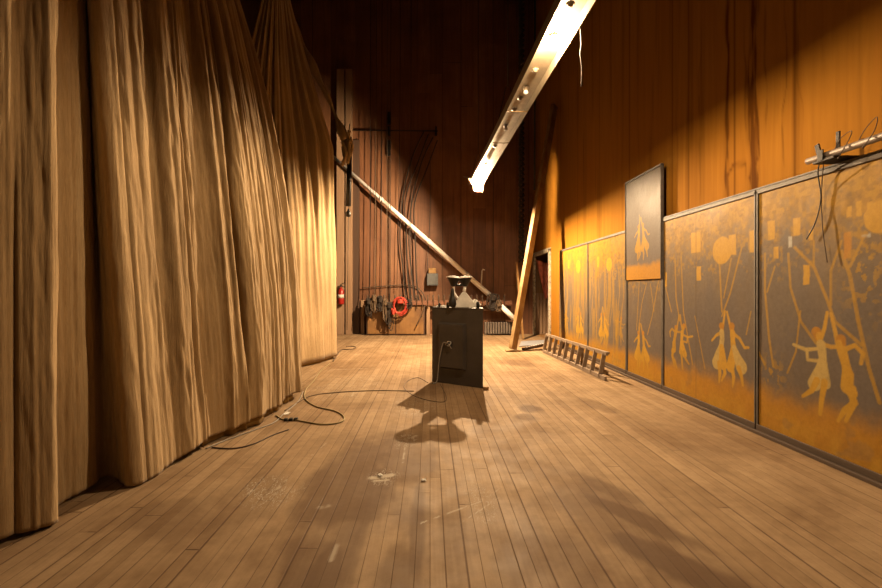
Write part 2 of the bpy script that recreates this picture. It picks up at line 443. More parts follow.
# ---------------------------------------------------------------- back wall furniture
def bx(px, py, Y=YB-.05): return W(px, py, Y)
# two pale posts and a dark strip painted for the shade of a recess
def post(px0, px1, ytop, Y, name, mat, label, cat_, depth=.14):
    a, b = W(px0, 334, Y), W(px1, ytop, Y)
    return tag(MB().box((a.x, Y-depth/2, 0), (b.x, Y+depth/2, b.z)).build(name, mat, bevel=.006), label, cat_)
post(337, 344.5, 70, 13.25, 'wooden_post', M['post'], 'pale wooden wall post directly behind the fire extinguisher', 'post')
post(346, 352.5, 70, 13.25, 'wooden_post', M['post'], 'pale wooden wall post just right of the one with the extinguisher', 'post')
post(353, 359.5, 140, 13.33, 'dark_board', M['dkwood'], 'dark brown upright board between the pale posts and the pin rail', 'board', .06)
post(361, 364.5, 300, 13.3, 'rail_stanchion', M['post'], 'short pale upright at the left end of the pin rail', 'post', .1)
# horizontal timber high on the wall
a, b = W(343, 130, 13.25), W(438, 131, 13.25)
t = empty('wall_batten', (a.x, 13.25, a.z), 'thin dark horizontal iron batten high on the back wall', 'pipe')
MB().tube([a, b], .022).build('batten_pipe', M['iron'], t, True)
for px in (389, 436):
    a = W(px, 131, 13.3)
    MB().box((a.x-.03, 13.22, a.z-.12), (a.x+.03, 13.4, a.z+.12)).build('bracket', M['iron'], t)
# conduit with junction boxes
a = W(389, 108, 13.3)
t = empty('electrical_conduit', (a.x, 13.33, 1.1), 'thin dark conduit with two small boxes running up the back wall', 'conduit')
MB().tube([(a.x, 13.33, 1.1), (a.x, 13.33, 7.0)], .014, 6).build('conduit_pipe', M['iron'], t, True)
for py, h in ((118, .55), (148, .7)):
    z = W(389, py, 13.3).z; MB().box((a.x-.055, 13.25, z-h/3), (a.x+.055, 13.38, z+h/3)).build('junction_box', M['iron'], t, bevel=.01)
# lower plywood locker under the rail
def bp(px0, py0, px1, py1, Y, d=.1):
    a, b = W(px0, py1, Y), W(px1, py0, Y); return (a.x, Y-d/2, max(a.z, 0)), (b.x, Y+d/2, b.z)
lo, hi = bp(367, 303, 425, 340, 13.1, .3)
t = empty('plywood_locker', ((lo[0]+hi[0])/2, 13.1, 0), 'low amber plywood locker under the pin rail behind the rope hanks', 'cabinet')
MB().box(lo, hi).build('locker_body', M['dkwood'], t, bevel=.01)
mid = (lo[0]+hi[0])/2
for x0, x1 in ((lo[0]+.04, mid-.015), (mid+.015, hi[0]-.04)):
    dd = MB().box((x0, lo[1]-.025, .05), (x1, lo[1]+.003, hi[2]-.05)).build('door', M['ply'], t, bevel=.006)
for px0, px1 in ((426.5, 430),):
    lo, hi = bp(px0, 306, px1, 340, 12.98, .1)
    tag(MB().box(lo, hi).build('wooden_post', M['post'], bevel=.005), 'pale wooden leg holding the pin rail left of the black podium', 'post')
# pin rail
zr = W(400, 303, 12.9).z
xa, xb = W(364, 303, 12.9).x, W(512, 303, 12.9).x
t = empty('pin_rail', ((xa+xb)/2, 12.9, zr), 'long reddish horizontal pin rail along the back wall', 'rail')
MB().box((xa, 12.85, zr-.06), (xb, 13.0, zr+.07)).build('rail_beam', M['redwood'], t, bevel=.01)
MB().box((xa, 13.02, zr-.22), (xb, 13.1, zr-.10)).build('lower_beam', M['dkwood'], t, bevel=.01)
pin = MB().lathe([(.001,-.2),(.014,-.19),(.014,.03),(.026,.05),(.022,.12),(.026,.2),(.012,.235),(.001,.24)], (0,0,0), 10)
p0 = None
for k in range(26):
    x = xa+.12+k*(xb-xa-.2)/26
    if p0 is None:
        p0 = pin.build('belaying_pin', M['sill'], t, True); p0.data.transform(Matrix.Translation(t.location)); q = p0
    else: q = p0.copy(); COL.objects.link(q); q.parent = t
    q.location = (x-t.location.x, -.06, .02)
# rope hanks with the line running up into the dark
def hank(px, py0, py1, wpx, mat, label, top_px=None, loops=7, round_=False, cat_='rope', Y=12.78, grp='rope hanks on the pin rail'):
    a = W(px, py0, Y); b = W(px, py1, Y); hw = wpx*Y/F/2; L = (a.z-b.z)
    t = empty('rope_hank', (a.x, Y, a.z), label, cat_, grp)
    mb = MB()
    for k in range(loops):
        o = random.uniform(-.6, .6)*hw; ww = hw*random.uniform(.35, .8); ll = L*random.uniform(.75, 1.0); yy = Y-.02-random.uniform(0, .12)
        if round_: o *= .35; ww = hw*random.uniform(.85, 1.05); ll = L*random.uniform(.8, 1.0)
        pts = [Vector((a.x+o+ww*math.sin(u), yy, a.z-ll*(1-math.cos(u))/2)) for u in np.linspace(0, 2*PI, 26)] if round_ else [Vector((a.x+o+ww*math.sin(u)*(.45+.55*(1-math.cos(u))/2), yy+.02*math.sin(3*u+k), a.z-ll*(1-math.cos(u))/2)) for u in np.linspace(0, 2*PI, 22)]
        mb.tube(pts, .011 if round_ else .014, 6)
    mb.build('coil', mat, t, True)
    wrap = MB()
    for k in range(4):
        z = a.z-.06-k*.035
        wrap.tube([(a.x+hw*.45*math.cos(u), Y-.08+.1*math.sin(u), z+.01*math.sin(u)) for u in np.linspace(0, 2*PI, 14)], .018, 6)
    wrap.build('wrap', mat, t, True)
    if top_px is not None:
        e = Vector((a.x+.03, 13.0, ZC))
        MB().tube([(a.x, Y, a.z-.1), (a.x+.02, Y+.05, a.z+.4), e], .010, 6).build('line', mat, t, True)
    return t
hank(369, 298, 318, 7, M['darkrope'], 'dark rope hank at the far left end of the pin rail', 371)
hank(374.5, 295, 313, 8, M['rope'], 'tan rope hank second from the left end of the pin rail', 373)
hank(380.5, 296, 312, 7, M['darkrope'], 'short dark rope hank third from the left end of the rail', 379)
hank(386, 299, 322, 6, M['rope'], 'long tan rope hank fourth from the left end of the rail', 385)
hank(389.5, 302, 331, 8, M['darkrope'], 'longest dark green-black rope hank just left of the red coil', 391)
hank(400.5, 297, 316, 13, M['redrope'], 'bright red rope coil hung on the pin rail', None, 8, True)
hank(393.5, 308, 313, 5, M['redrope'], 'small red cord bundle hanging beside the bright red coil', None, 3)
hank(410, 299, 309, 6, M['darkrope'], 'small dark rope hank right of the red coil', 403)
hank(493, 294, 312, 12, M['darkrope'], 'dark tangled rope bundle on the rail right of the podium', 496, 10)
hank(499, 300, 312, 8, M['rope'], 'tan rope bundle at the right end of the pin rail', None, 8)
# free hanging lines on the back wall
for i, (px, top, bot, mat, lab) in enumerate(((373, 0, 296, 'darkrope', None), (397, 0, 290, 'darkrope', None), (427, 150, 270, 'cord_k', None))):
    a, b = W(px+3, max(top, 0), 13.2), W(px, bot, 13.2)
    if top == 0: a.z = ZC
    tag(MB().tube([a, (a+b)/2+Vector((.05, 0, 0)), b], .009, 6, smooth=6).build('hanging_line', M[mat], None, True),
        ['thin dark line hanging left of the conduit on the back wall', 'thin dark line hanging just right of the conduit', 'thin black lead dropping to the grey switch box'][i], 'rope')
for k in range(4):  # dark cables that also stand in for curved shadows on the wall
    pts = [W(x+4.5*k+dx*(k % 2), y+3*k, 13.25-.035*k) for x, y, dx in ((424,131,0),(412,158,2),(403,195,-2),(400,235,2),(403,270,0),(406,297,0))]
    tag(MB().tube(pts, .022, 7, smooth=8).build('draped_cable', M['darkrope'], None, True),
        ['leftmost of the four dark cables sagging down the back wall right of the red coil', 'second from left of the four dark cables sagging down the back wall', 'third from left of the four dark cables sagging down the back wall', 'rightmost of the four dark cables sagging down the back wall'][k], 'cable', 'dark cables draped on the back wall')
# grey electrical box
lo, hi = bp(427, 273.5, 438, 285.5, 13.2, .2)
t = empty('switch_box', ((lo[0]+hi[0])/2, 13.2, lo[2]), 'grey metal switch box on the back wall left above the podium', 'electrical box')
MB().box(lo, hi).build('box_body', M['grey'], t, bevel=.01)
MB().box((lo[0]+.03, lo[1]-.012, lo[2]+.03), (hi[0]-.03, lo[1]+.002, hi[2]-.03)).build('cover', M['grey'], t, bevel=.004)
MB().box((lo[0]+.05, lo[1]+.03, hi[2]), (hi[0]-.06, hi[1], hi[2]+.17)).build('top_block', M['plank'], t, bevel=.02)
# hanging hook pole
a, b = W(482, 271, 13.0), W(481, 288, 13.0)
tag(MB().tube([b, a, a+Vector((.03, 0, .05)), a+Vector((.09, 0, .03))], .022, 8).build('hook_pole', M['white'], None, True), 'short pale hooked pole against the back wall right of the lamp heads', 'hook')
# radiator
lo, hi = bp(484, 322, 513, 340, 13.05, .22); lo = (lo[0], lo[1], .0)
t = empty('radiator', ((lo[0]+hi[0])/2, 13.05, 0), 'low ribbed radiator against the back wall right of the podium', 'radiator')
for k in range(11):
    x = lo[0]+(k+.5)*(hi[0]-lo[0])/11
    MB().box((x-.03, lo[1], .04), (x+.03, hi[1], hi[2])).build('radiator_rib', M['rad'], t, bevel=.02)
MB().tube([(lo[0], 13.05, .1), (hi[0], 13.05, .1)], .03).build('pipe', M['rad'], t, True)
for x in (lo[0]+.05, hi[0]-.05): MB().box((x-.03, 12.97, 0), (x+.03, 13.13, .06)).build('foot', M['rad'], t)
# dark tube modelling a faint arched shadow on the wall
tag(MB().tube([W(362,288,13.3), W(385,286,13.3), W(405,285,13.3), W(418,288,13.3), W(425,298,13.15), W(424,309,12.78), W(416,326,12.8)], .016, 8, smooth=8).build('black_hose', M['sill'], None, True),
    'dark hose arching along the back wall over the rope hanks', 'hose')
# fire extinguisher
e = W(341, 304.5, 13.07)
t = empty('fire_extinguisher', e, 'red fire extinguisher with white label at the left curtain edge', 'fire extinguisher')
MB().lathe([(.001,0),(.09,.01),(.1,.04),(.1,.40),(.07,.48),(.03,.51),(.03,.55),(.001,.55)], e, 20).build('cylinder', M['red'], t, True)
MB().lathe([(.102,.2),(.103,.2),(.103,.31),(.102,.31)], e, 20).build('label', M['white'], t, True)
MB().box((e.x-.05, e.y+.08, e.z+.1), (e.x+.05, e.y+.13, e.z+.45)).build('bracket', M['iron'], t)
MB().box((e.x-.03, e.y-.03, e.z+.55), (e.x+.03, e.y+.03, e.z+.61)).build('valve', M['black'], t, bevel=.006)
MB().beam(e+Vector((-.02,0,.62)), e+Vector((.12,0,.68)), .03, .02).build('lever', M['black'], t)
MB().tube([e+Vector((.03,0,.57)), e+Vector((.13,-.02,.5)), e+Vector((.12,-.04,.25))], .012, 6, smooth=6).build('hose', M['black'], t, True)
# long silver pipe leaning diagonally
a, b = W(330, 154, 13.05), W(489.5, 295, 12.95)
t = empty('leaning_pipe', (a+b)/2, 'long silver pipe slanting down across the back wall to the podium', 'pipe')
MB().tube([a, b], .06, 16, rs=[.05, .078]).build('pipe_body', M['galv'], t, True)
for k in (.32, .62, .86):
    c = a.lerp(b, k); dd = (b-a).normalized()*.05
    MB().tube([c-dd, c+dd], .09, 16, rs=[.05+.028*k+.009]*2).build('coupling', M['galv'], t, True)
a, b = W(501, 306, 12.74), W(514, 318.5, 12.66)
tag(MB().tube([a, b], .078, 16).build('pipe_offcut', M['galv'], None, True), 'short silver pipe end slanting below the rope bundle beside the leaning plank', 'pipe')

# twisted dark chain column in the far corner
a = W(521.5, 262, 12.8)
pts = []
mb = MB()
for s0 in (0, PI):
    mb.tube([(a.x+.06*math.cos(s0+k*.9), 12.8+.06*math.sin(s0+k*.9), a.z+k*.045) for k in range(int((ZC-a.z)/.045))], .04, 6)
tag(mb.build('twisted_cable', M['darkrope'], None, True), 'thick dark twisted cable hanging in the far right corner', 'cable')
tag(MB().tube([W(535,0,12.6)+Vector((0,0,.5)), W(534.5,190,12.6)], .03, 6).build('hanging_line', M['darkrope'], None, True), 'dark line hanging beside the twisted cable in the corner', 'rope')

# ---------------------------------------------------------------- leaning beam and stick
a = Vector((1.88, 9.55, 0.06)); b = Vector((3.17, 10.7, 6.1))
t = empty('leaning_plank', a, 'long pale yellow timber leaning from the floor against the right wall', 'plank')
MB().beam(a, b, .21, .09, up=(.7, -.7, 0)).build('timber', M['plank'], t, bevel=.008)
MB().beam(a+Vector((-.16,.0,-.05)), a+Vector((.16,.02,-.05)), .14, .03).build('foot_block', M['plank'], t)
a, b = G(523, 339.5), W(516.5, 262, 11.9); a = W(523, 338.5, 11.9); a.z = .02
tag(MB().beam(a, b, .12, .05).build('leaning_stick', M['plank'], bevel=.005), 'narrow pale stick leaning behind the long yellow timber', 'stick')
# low studded strip lying from plank foot to the doorway
a, b = G(523, 350.5), G(546, 345.5)
t = empty('metal_strip', a, 'low dark studded strip on the floor from the plank foot to the doorway', 'strip')
MB().beam(a+Vector((0,0,.035)), b+Vector((0,0,.035)), .07, .05).build('strip_body', M['sill'], t, bevel=.005)
for k in range(10):
    c = a.lerp(b, (k+.5)/10); MB().lathe([(.001,0),(.02,.0),(.02,.012),(.001,.014)], c+Vector((0,0,.06)), 8).build('stud', M['galv'], t, True)
a, b = G(521, 343), G(546, 341)  # bluish plate standing in for a pool of spilled light
tag(MB().prism([tuple(G(519,347).xy), tuple(G(546,344.5).xy), tuple(G(546,340.5).xy), tuple(G(521,342).xy)], .002, .02).build('floor_plate', M['bluegrey'], bevel=.003),
    'flat bluish grey metal plate on the floor before the doorway', 'plate')

# ---------------------------------------------------------------- step ladder lying on its side
def lad():
    t = empty('wooden_ladder', (2.62, 7.9, 0), 'weathered wooden ladder lying on its side below the far painted panels', 'ladder')
    yn, yf = 6.45, 9.42
    def xb(y): return 2.70-(y-yn)*.055
    zb, zt = .035, .40
    lean = .07
    MB().beam((xb(yn), yn, zb), (xb(yf), yf, zb), .035, .07).build('rail', M['ladder'], t, bevel=.005)
    MB().beam((xb(yn+.1)+lean, yn+.1, zt), (xb(yf)+lean, yf-.02, zt), .035, .06).build('rail', M['ladder'], t, bevel=.005)
    # rear frame, opened a little at the near end
    def xr(y): return xb(y)+.03+(yf-y)*.085
    MB().beam((xr(yn+.45), yn+.45, .03), (xb(yf)+.04, yf, .03), .03, .05).build('rear_rail', M['ladder'], t, bevel=.004)
    MB().beam((xr(yn+.45)+.02, yn+.45, .36), (xb(yf)+lean+.03, yf, .37), .03, .04).build('rear_rail', M['ladder'], t, bevel=.004)
    for k in range(10):
        y = yn+.20+k*.302
        MB().beam((xb(y), y, zb), (xb(y)+lean, y, zt), .065, .026, up=(0,1,0)).build('rung', M['ladder'], t, bevel=.004)
    for k in range(4):
        y = yn+.6+k*.7
        MB().beam((xr(y), y, .03), (xr(y)+.02, y, .36), .05, .02, up=(0,1,0)).build('rear_bar', M['ladder'], t, bevel=.003)
lad()

# ---------------------------------------------------------------- painted panels on the right
pn = VN(21)
YEL = np.array((.88,.50,.07)); PALE = np.array((.86,.62,.22)); GREY = np.array((.27,.22,.185)); ORG = np.array((.72,.34,.05)); GRN = np.array((.66,.36,.05))
class Canvas:
    def __init__(s, yl, yr, z0, z1, res=.0085):
        s.ys = np.linspace(yl, yr, max(8, int(abs(yl-yr)/res))); s.zs = np.linspace(z0, z1, max(8, int((z1-z0)/res)))
        s.Y, s.Z = np.meshgrid(s.ys, s.zs); s.C = np.tile(GREY, (*s.Y.shape, 1)).astype(float); s.z0 = z0
        s.n = pn.fbm(s.Y*9, s.Z*7, 4); s.n2 = pn.fbm(s.Y*26+5, s.Z*22, 3); s.n3 = pn.fbm(s.Y*2+9, s.Z*1.6, 3)
    def lay(s, k, c):
        k = np.clip(k, 0, 1)[..., None]; s.C = s.C*(1-k)+np.asarray(c)*k
    def seg(s, pts, r, c, a=1.0, wob=0.0):
        """pts (y,z) polyline, r radius or list"""
        rr = r if isinstance(r, (list, tuple)) else [r]*len(pts)
        D = np.full(s.Y.shape, 9.0)
        for i in range(len(pts)-1):
            (ya, za), (yb, zb) = pts[i], pts[i+1]; L = (yb-ya)**2+(zb-za)**2+1e-9
            t = np.clip(((s.Y-ya)*(yb-ya)+(s.Z-za)*(zb-za))/L, 0, 1)
            d = np.hypot(s.Y-ya-t*(yb-ya), s.Z-za-t*(zb-za))-(rr[i]*(1-t)+rr[i+1]*t)
            D = np.minimum(D, d)
        D = D+(s.n2-.5)*wob
        s.lay((1-sstep(-.004, .007, D))*a*(.75+.5*s.n2), c)
    def disc(s, y, z, r, c, a=1, wob=.02):
        D = np.hypot(s.Y-y, s.Z-z)-r+(s.n2-.5)*wob; s.lay((1-sstep(-.005, .008, D))*a, c)
    def rect(s, y, z, w, h, c, a=1):
        D = np.maximum(np.abs(s.Y-y)-w/2, np.abs(s.Z-z)-h/2)+(s.n2-.5)*.015; s.lay((1-sstep(-.004, .008, D))*a, c)
    def ground(s, zg, top, foli=.55):
        s.lay(sstep(.38, .78, s.n3)*.22, (.34,.24,.12))
        # amber foreground, drifting upward
        e = s.Z+(s.n-.5)*.16
        s.lay(1-sstep(zg-.10, zg+.16, e), ORG*.85+YEL*.15)
        s.lay((1-sstep(zg-.3, zg-.02, e))*sstep(.4, .6, s.n)*.5, YEL)
        # hanging leaves at the top
        e = s.Z+(s.n-.5)*.45+(s.n2-.5)*.35
        s.lay(sstep(top-.62, top-.05, e)*.93, GRN)
        s.lay(sstep(top-.35, top+.05, e)*sstep(.5, .56, s.n2)*.5, YEL)
        s.lay(sstep(top-.75, top-.3, e)*sstep(.60, .66, s.n2)*foli, YEL*.8)
        s.lay(sstep(top-.9, top-.2, s.Z)*sstep(.62, .68, pn.fbm(s.Y*14+3, s.Z*30, 3))*.35, (.25,.13,.05))
        s.lay(sstep(.3, .9, pn.fbm(s.Y*3+7, s.Z*1.2, 3))*sstep(.6, 1.9, s.Z)*.45, (.50,.30,.08))
        s.lay((1-sstep(zg-.45, zg-.15, s.Z))*.4, YEL*.8)
        # scuffs
        s.lay(sstep(.66, .72, pn.fbm(s.Y*5+40, s.Z*5, 4))*.3, (.36,.27,.17))
    def pair(s, y, z, h, flip=1, c1=PALE, c2=YEL, a=1, thin=.74):
        """two dancers with joined raised hands; y centre, z ground, h height; +u is toward the camera side"""
        k = h/230.0
        T = lambda pts: [(y-flip*(px-192)*k, z+(540-py)*k) for px, py in pts]
        def L(pts, rr, c): s.seg(T(pts), [q*k*thin for q in rr], c, a, .003)
        L([(100,395),(132,402),(160,396)], [4,5,4], c1); L([(134,402),(136,424),(165,422)], [4,4,4], c1)
        L([(166,378),(176,350),(182,316)], [6,5,4], c2)                # raised arm
        L([(170,384),(190,388),(215,385)], [5,5,4], c2)
        L([(157,360),(161,372)], [14,10], ORG); L([(163,366),(163,378)], [8,6], c2)                           # head
        L([(168,386),(172,415),(168,440)], [13,11,15], c1)             # torso
        L([(172,425),(163,452),(152,474)], [12,18,19], c1); L([(172,430),(178,468)], [13,14], c1)
        L([(158,465),(146,490),(124,508)], [9,7,4], c2); L([(176,465),(170,500),(166,536)], [9,7,5], c2)
        L([(206,384),(199,352),(190,318)], [6,5,4], c2)
        L([(212,370),(215,378)], [13,9], ORG); L([(208,378),(212,388)], [8,6], c2)
        L([(214,392),(222,420),(226,440)], [13,11,14], c2)
        L([(226,438),(224,465),(236,474)], [15,16,12], c2)
        L([(222,388),(240,378),(256,392),(252,412)], [6,5,5,4], c2)
        L([(228,468),(240,492),(220,512),(206,538)], [10,8,7,4], c2); L([(236,465),(236,500),(222,534)], [9,7,4], c2)
    def pair2(s, y, z, h, flip=1, c1=PALE, c2=YEL, a=1):
        k = h/230.0
        def L(pts, rr, c): s.seg([(y-flip*(px-198)*k, z+(540-py)*k) for px, py in pts], [q*k for q in rr], c, a, .006)
        L([(172,384),(178,352),(184,320)], [5,4,3], c2); L([(166,386),(146,396),(126,414)], [5,4,3], c2)
        L([(169,366),(171,376)], [11,7], ORG); L([(170,384),(172,402),(168,425)], [10,9,10], c1)
        L([(168,425),(158,452),(148,480)], [9,15,20], c1); L([(170,430),(176,480)], [10,17], c2)
        L([(158,480),(162,510),(158,538)], [8,6,3], c2); L([(178,480),(184,505),(170,530)], [8,6,3], c2)
        L([(212,382),(202,352),(192,322)], [5,4,3], c2); L([(220,384),(242,394),(262,418),(276,416)], [5,4,4,3], c2)
        L([(212,363),(214,373)], [11,7], ORG); L([(215,382),(216,402),(220,425)], [10,9,10], c2)
        L([(218,425),(214,455),(206,482)], [9,14,16], c2); L([(222,425),(236,452),(250,474)], [9,15,21], c1)
        L([(212,480),(220,508),(216,538)], [8,6,3], c2); L([(240,480),(250,500),(256,526)], [8,6,3], c2)
    def trunk(s, pts, r, c=None, a=.8):
        s.seg(pts, r*.72, YEL*.85 if c is None else c, a, .006)
    def build(s, name, x, parent, back):
        P = np.stack([np.full_like(s.Y, x)+.004*(s.n3-.5), s.Y, s.Z], -1)
        return painted(name, P, s.C, M['panel'], parent, back=back)
def c7(cx, cy): return R(750+cx/2.352, 190+cy/2.352)
def c6(cx, cy): return R(620+cx/2.178, 160+cy/2.178)
def c1(cx, cy): return R(540+cx/2.1, 150+cy/2.1)
ZT = 2.37
def edging(t, y0, y1, z0, z1, x=XP, w=.036, top=True, sides='LR', bottom=True):
    if top: MB().box((x-.014, y1, z1-w*.8), (x+.03, y0, z1+.012)).build('top_edging', M['frame'], t, bevel=.004)
    if 'L' in sides: MB().box((x-.014, y0-w*.55, z0), (x+.03, y0+.0, z1)).build('side_edging', M['frame'], t, bevel=.004)
    if 'R' in sides: MB().box((x-.014, y1, z0), (x+.03, y1+w*.55, z1)).build('side_edging', M['frame'], t, bevel=.004)
    if bottom: MB().box((x-.018, y1, z0-.0), (x+.03, y0, z0+.055)).build('bottom_rail', M['sill'], t, bevel=.004)
def panel(yl, yr, z0, z1, label, paint, x=XP, **k):
    t = empty('painted_panel', (x, (yl+yr)/2, z0), label, 'painted panel', 'painted dancer panels along the right wall')
    cv = Canvas(yl-.004, yr+.004, z0, z1); paint(cv); cv.build('painting', x, t, (.035, 0, 0))
    edging(t, yl, yr, z0, z1, x, **k); return t
# 1 nearest panel
def p1(c):
    c.ground(.42, ZT-.10)
    for pts, r in (([(90,150),(95,230),(120,310),(155,360)], .014), ([(105,135),(150,180),(180,255),(200,310),(262,365)], .016), ([(215,145),(235,200),(255,310),(280,420),(305,500)], .018),
                   ([(215,120),(190,190),(190,270)], .012), ([(270,105),(235,180)], .012), ([(150,120),(150,178)], .010), ([(35,150),(35,240),(45,350),(55,415)], .014), ([(58,180),(40,240)], .010),
                   ([(118,285),(108,380),(88,430)], .010), ([(20,380),(35,410)], .016)):
        c.trunk([c7(*p) for p in pts], r)
    for (x0, y0, x1, y1) in ((102,68,118,105),(126,178,140,222),(222,100,238,160),(42,75,58,115),(56,135,66,160),(139,95,149,118),(276,30,288,66),(250,28,262,60),(228,40,238,62)):
        (ya, za), (yb, zb) = c7(x0, y0), c7(x1, y1); c.rect((ya+yb)/2, (za+zb)/2, abs(ya-yb), za-zb, YEL if x0 != 222 else ORG*1.05)
    y, z = c7(309, 62); c.disc(y, z, .12, YEL)
    y, z = c7(95, 122); c.rect(y, z, .03, .09, (.8,.76,.66)); y, z = c7(272, 107); c.rect(y, z, .06, .02, (.7,.66,.56))
    c.lay(sstep(.55, .62, c.n2)*np.exp(-((c.Y-3.12)/.16)**2-((c.Z-1.55)/.35)**2)*.8, YEL*.8)
    c.lay(sstep(.5, .62, c.n2)*np.exp(-((c.Y-3.95)/.14)**2-((c.Z-.62)/.16)**2)*.8, YEL*.75)
    y, z = c7(192, 540); c.pair(y, z, .88, thin=.80)
panel(4.128, 2.42, .03, ZT, 'nearest painted panel of two dancers under bare trees, at the right frame edge', p1)
# 2
def p2(c):
    c.ground(.40, ZT-.10)
    for pts, r in (([(97,220),(100,280),(112,330)], .012), ([(120,215),(122,300),(130,350)], .014), ([(133,210),(138,330),(158,445)], .012), ([(265,190),(240,290),(222,340)], .012),
                   ([(216,212),(222,330)], .014), ([(242,215),(226,300)], .010), ([(163,340),(185,455)], .008), ([(285,330),(275,380)], .008)):
        c.trunk([c6(*p) for p in pts], r)
    for (x0, y0, x1, y1) in ((237,165,252,205),(167,233,176,262),(282,155,294,200),(98,245,102,275),(155,160,175,200)):
        (ya, za), (yb, zb) = c6(x0, y0), c6(x1, y1); c.rect((ya+yb)/2, (za+zb)/2, abs(ya-yb), za-zb, YEL)
    y, z = c6(222, 197); c.disc(y, z, .15, YEL)
    y, z = c6(128, 455); c.pair(y, z, .72, -1, YEL, YEL*.85)
    y, z = c6(236, 492); c.pair2(y, z, .84, 1, PALE*.95, YEL)
    ys_, _ = R(696, 300); c.seg([(ys_, 0), (ys_, 2.4)], .004, (.2,.12,.05), .6)
panel(5.80, 4.140, .03, ZT, 'painted panel with a round lantern and two pairs of dancers, second nearest', p2)
# 3 narrow lower panel and the tall one slid up over it
def p3(c):
    c.ground(.36, 2.0)
    for pts, r in (([(42,265),(40,300),(36,370)], .010), ([(58,268),(48,310),(40,370)], .010), ([(84,262),(70,340),(60,380)], .010), ([(66,270),(74,330)], .008)):
        c.trunk([c6(*p) for p in pts], r)
    y, z = c6(47, 458); c.pair2(y, z, .74, 1, YEL, YEL*.9)
panel(6.855, 5.81, .03, 1.66, 'lower narrow painted panel of a dancing pair, below the tall upright one', p3, top=False)
def p3b(c):
    c.lay(sstep(.45, .8, c.n3)*.25, (.36,.27,.17))
    c.lay(1-sstep(1.74, 1.84, c.Z+(c.n-.5)*.12), ORG*.8+YEL*.2)
    y, z = c6(50, 218); c.pair2(y, z, .68, 1, YEL*.85, YEL*.8, .9)
    c.trunk([c6(45,120), c6(46,150)], .008, a=.5); c.trunk([c6(40,215), c6(44,170)], .008, a=.5)
    c.lay(sstep(3.0, 3.1, c.Z)*sstep(.5, .6, c.n2)*.2, (.3,.22,.14))
panel(6.862, 5.80, 1.56, 3.14, 'grey narrow painted panel raised highest above the row of panels', p3b, x=XP-.022, w=.02, bottom=False)
# 4, 5 far panels
def p4(c):
    c.ground(.36, ZT-.15, .7)
    c.lay(sstep(.52, .6, pn.fbm(c.Y*16, c.Z*1.3, 3))*.55, YEL*.8)
    for x in (108, 120, 136, 150, 163, 172): c.trunk([c1(x, 230), c1(x+4, 300), c1(x-3, 370)], .011, a=.7)
    y, z = c1(133, 408); c.pair2(y, z, .72, 1, YEL, YEL*.9); y, z = c1(166, 410); c.pair(y, z, .6, -1, YEL*.8, YEL*.8, .6)
    c.rect(*c1(122, 235), .1, .2, YEL); c.disc(*c1(145, 240), .12, YEL)
panel(8.55, 6.875, .03, ZT, 'painted panel with streaky trees left of the tall raised one', p4)
def p5(c):
    c.ground(.36, ZT-.15, .7)
    c.lay(sstep(.52, .6, pn.fbm(c.Y*16, c.Z*1.3, 3))*.55, YEL*.8)
    for x in (48, 56, 66, 76, 88, 94): c.trunk([c1(x, 250), c1(x+3, 310), c1(x-2, 360)], .012, a=.7)
    y, z = c1(55, 390); c.pair(y, z, .62, 1, YEL*.9, YEL*.8); y, z = c1(83, 398); c.pair2(y, z, .72, 1, YEL, YEL*.9)
    c.disc(*c1(80, 245), .14, YEL); c.rect(*c1(60, 240), .12, .2, YEL)
panel(10.4, 8.56, .03, ZT, 'farthest painted panel of dancers, beside the doorway', p5)
# floor sill under the panels
tag(MB().box((XP-.05, 2.42, 0), (XP+.06, 10.42, .03)).build('panel_sill', M['sill'], bevel=.004), 'long dark wooden sill carrying the painted panels', 'sill')
# loose strip resting on the panel tops
tag(MB().box((XP-.012, 2.42, ZT+.014), (XP+.06, 5.80, ZT+.032)).build('top_strip', M['frame'], bevel=.004), 'thin grey strip lying along the tops of the two nearest panels', 'strip')

# pipe on the right wall with clamps and wires
x = 3.13; ya = F*x/(808-VX); za = H-(161.5-VY)*ya/F
t = empty('wall_pipe', (x, ya, za), 'old metal pipe fixed to the right wall above the nearest panel', 'pipe')
MB().tube([(x, ya, za), (x, 1.9, za)], .027, 14).build('pipe_body', M['oldpipe'], t, True)
MB().tube([(x+.045, ya-.25, za+.03), (x+.045, 1.9, za+.03)], .012, 10).build('thin_pipe', M['iron'], t, True)
yc = F*x/(826-VX)
MB().box((x-.035, yc-.10, za-.05), (x+.17, yc+.08, za-.03)).build('shelf_bracket', M['iron'], t, bevel=.004)
MB().box((x-.04, yc-.015, za-.04), (x-.03, yc+.035, za+.045)).build('clamp', M['iron'], t, bevel=.003)
MB().box((x+.036, yc-.07, za-.03), (x+.05, yc-.04, za+.17)).build('upright_strap', M['iron'], t, bevel=.004)
MB().beam((x+.0, F*x/(820-VX), za), (x+.0, F*x/(817-VX), za+.11), .012, .035).build('bent_strap', M['iron'], t)
yb_ = F*XP/(824-VX)
w = MB().tube([(x-.03, yc, za), (XP-.05, yb_, za-.1), (XP-.03, F*XP/(824.5-VX), 2.15), (XP-.03, F*XP/(819-VX), 1.96), (XP-.03, F*XP/(810-VX), 1.83)], .0045, 6, smooth=8)
w.build('hanging_wire', M['cord_k'], t, True)
MB().tube([(x-.03, yc-.02, za), (XP-.03, yb_-.01, 2.2), (XP-.03, yb_-.02, 1.9), (XP-.03, yb_-.06, 1.62)], .004, 6, smooth=8).build('hanging_wire', M['cord_b'], t, True)
mb = MB()
for k in range(5):
    y0 = 3.2-k*.18
    mb.tube([(x, y0, za-.03), (x-.05, y0-.03, za-.07+.02*k), (x-.02, y0-.08, za+.05), (x+.03, y0-.05, za+.13+.03*(k % 2)), (x+.02, y0+.02, za+.1), (x, y0+.05, za+.02)], .003, 5, smooth=6)
mb.build('wire_tangle', M['cord_b'], t, True)

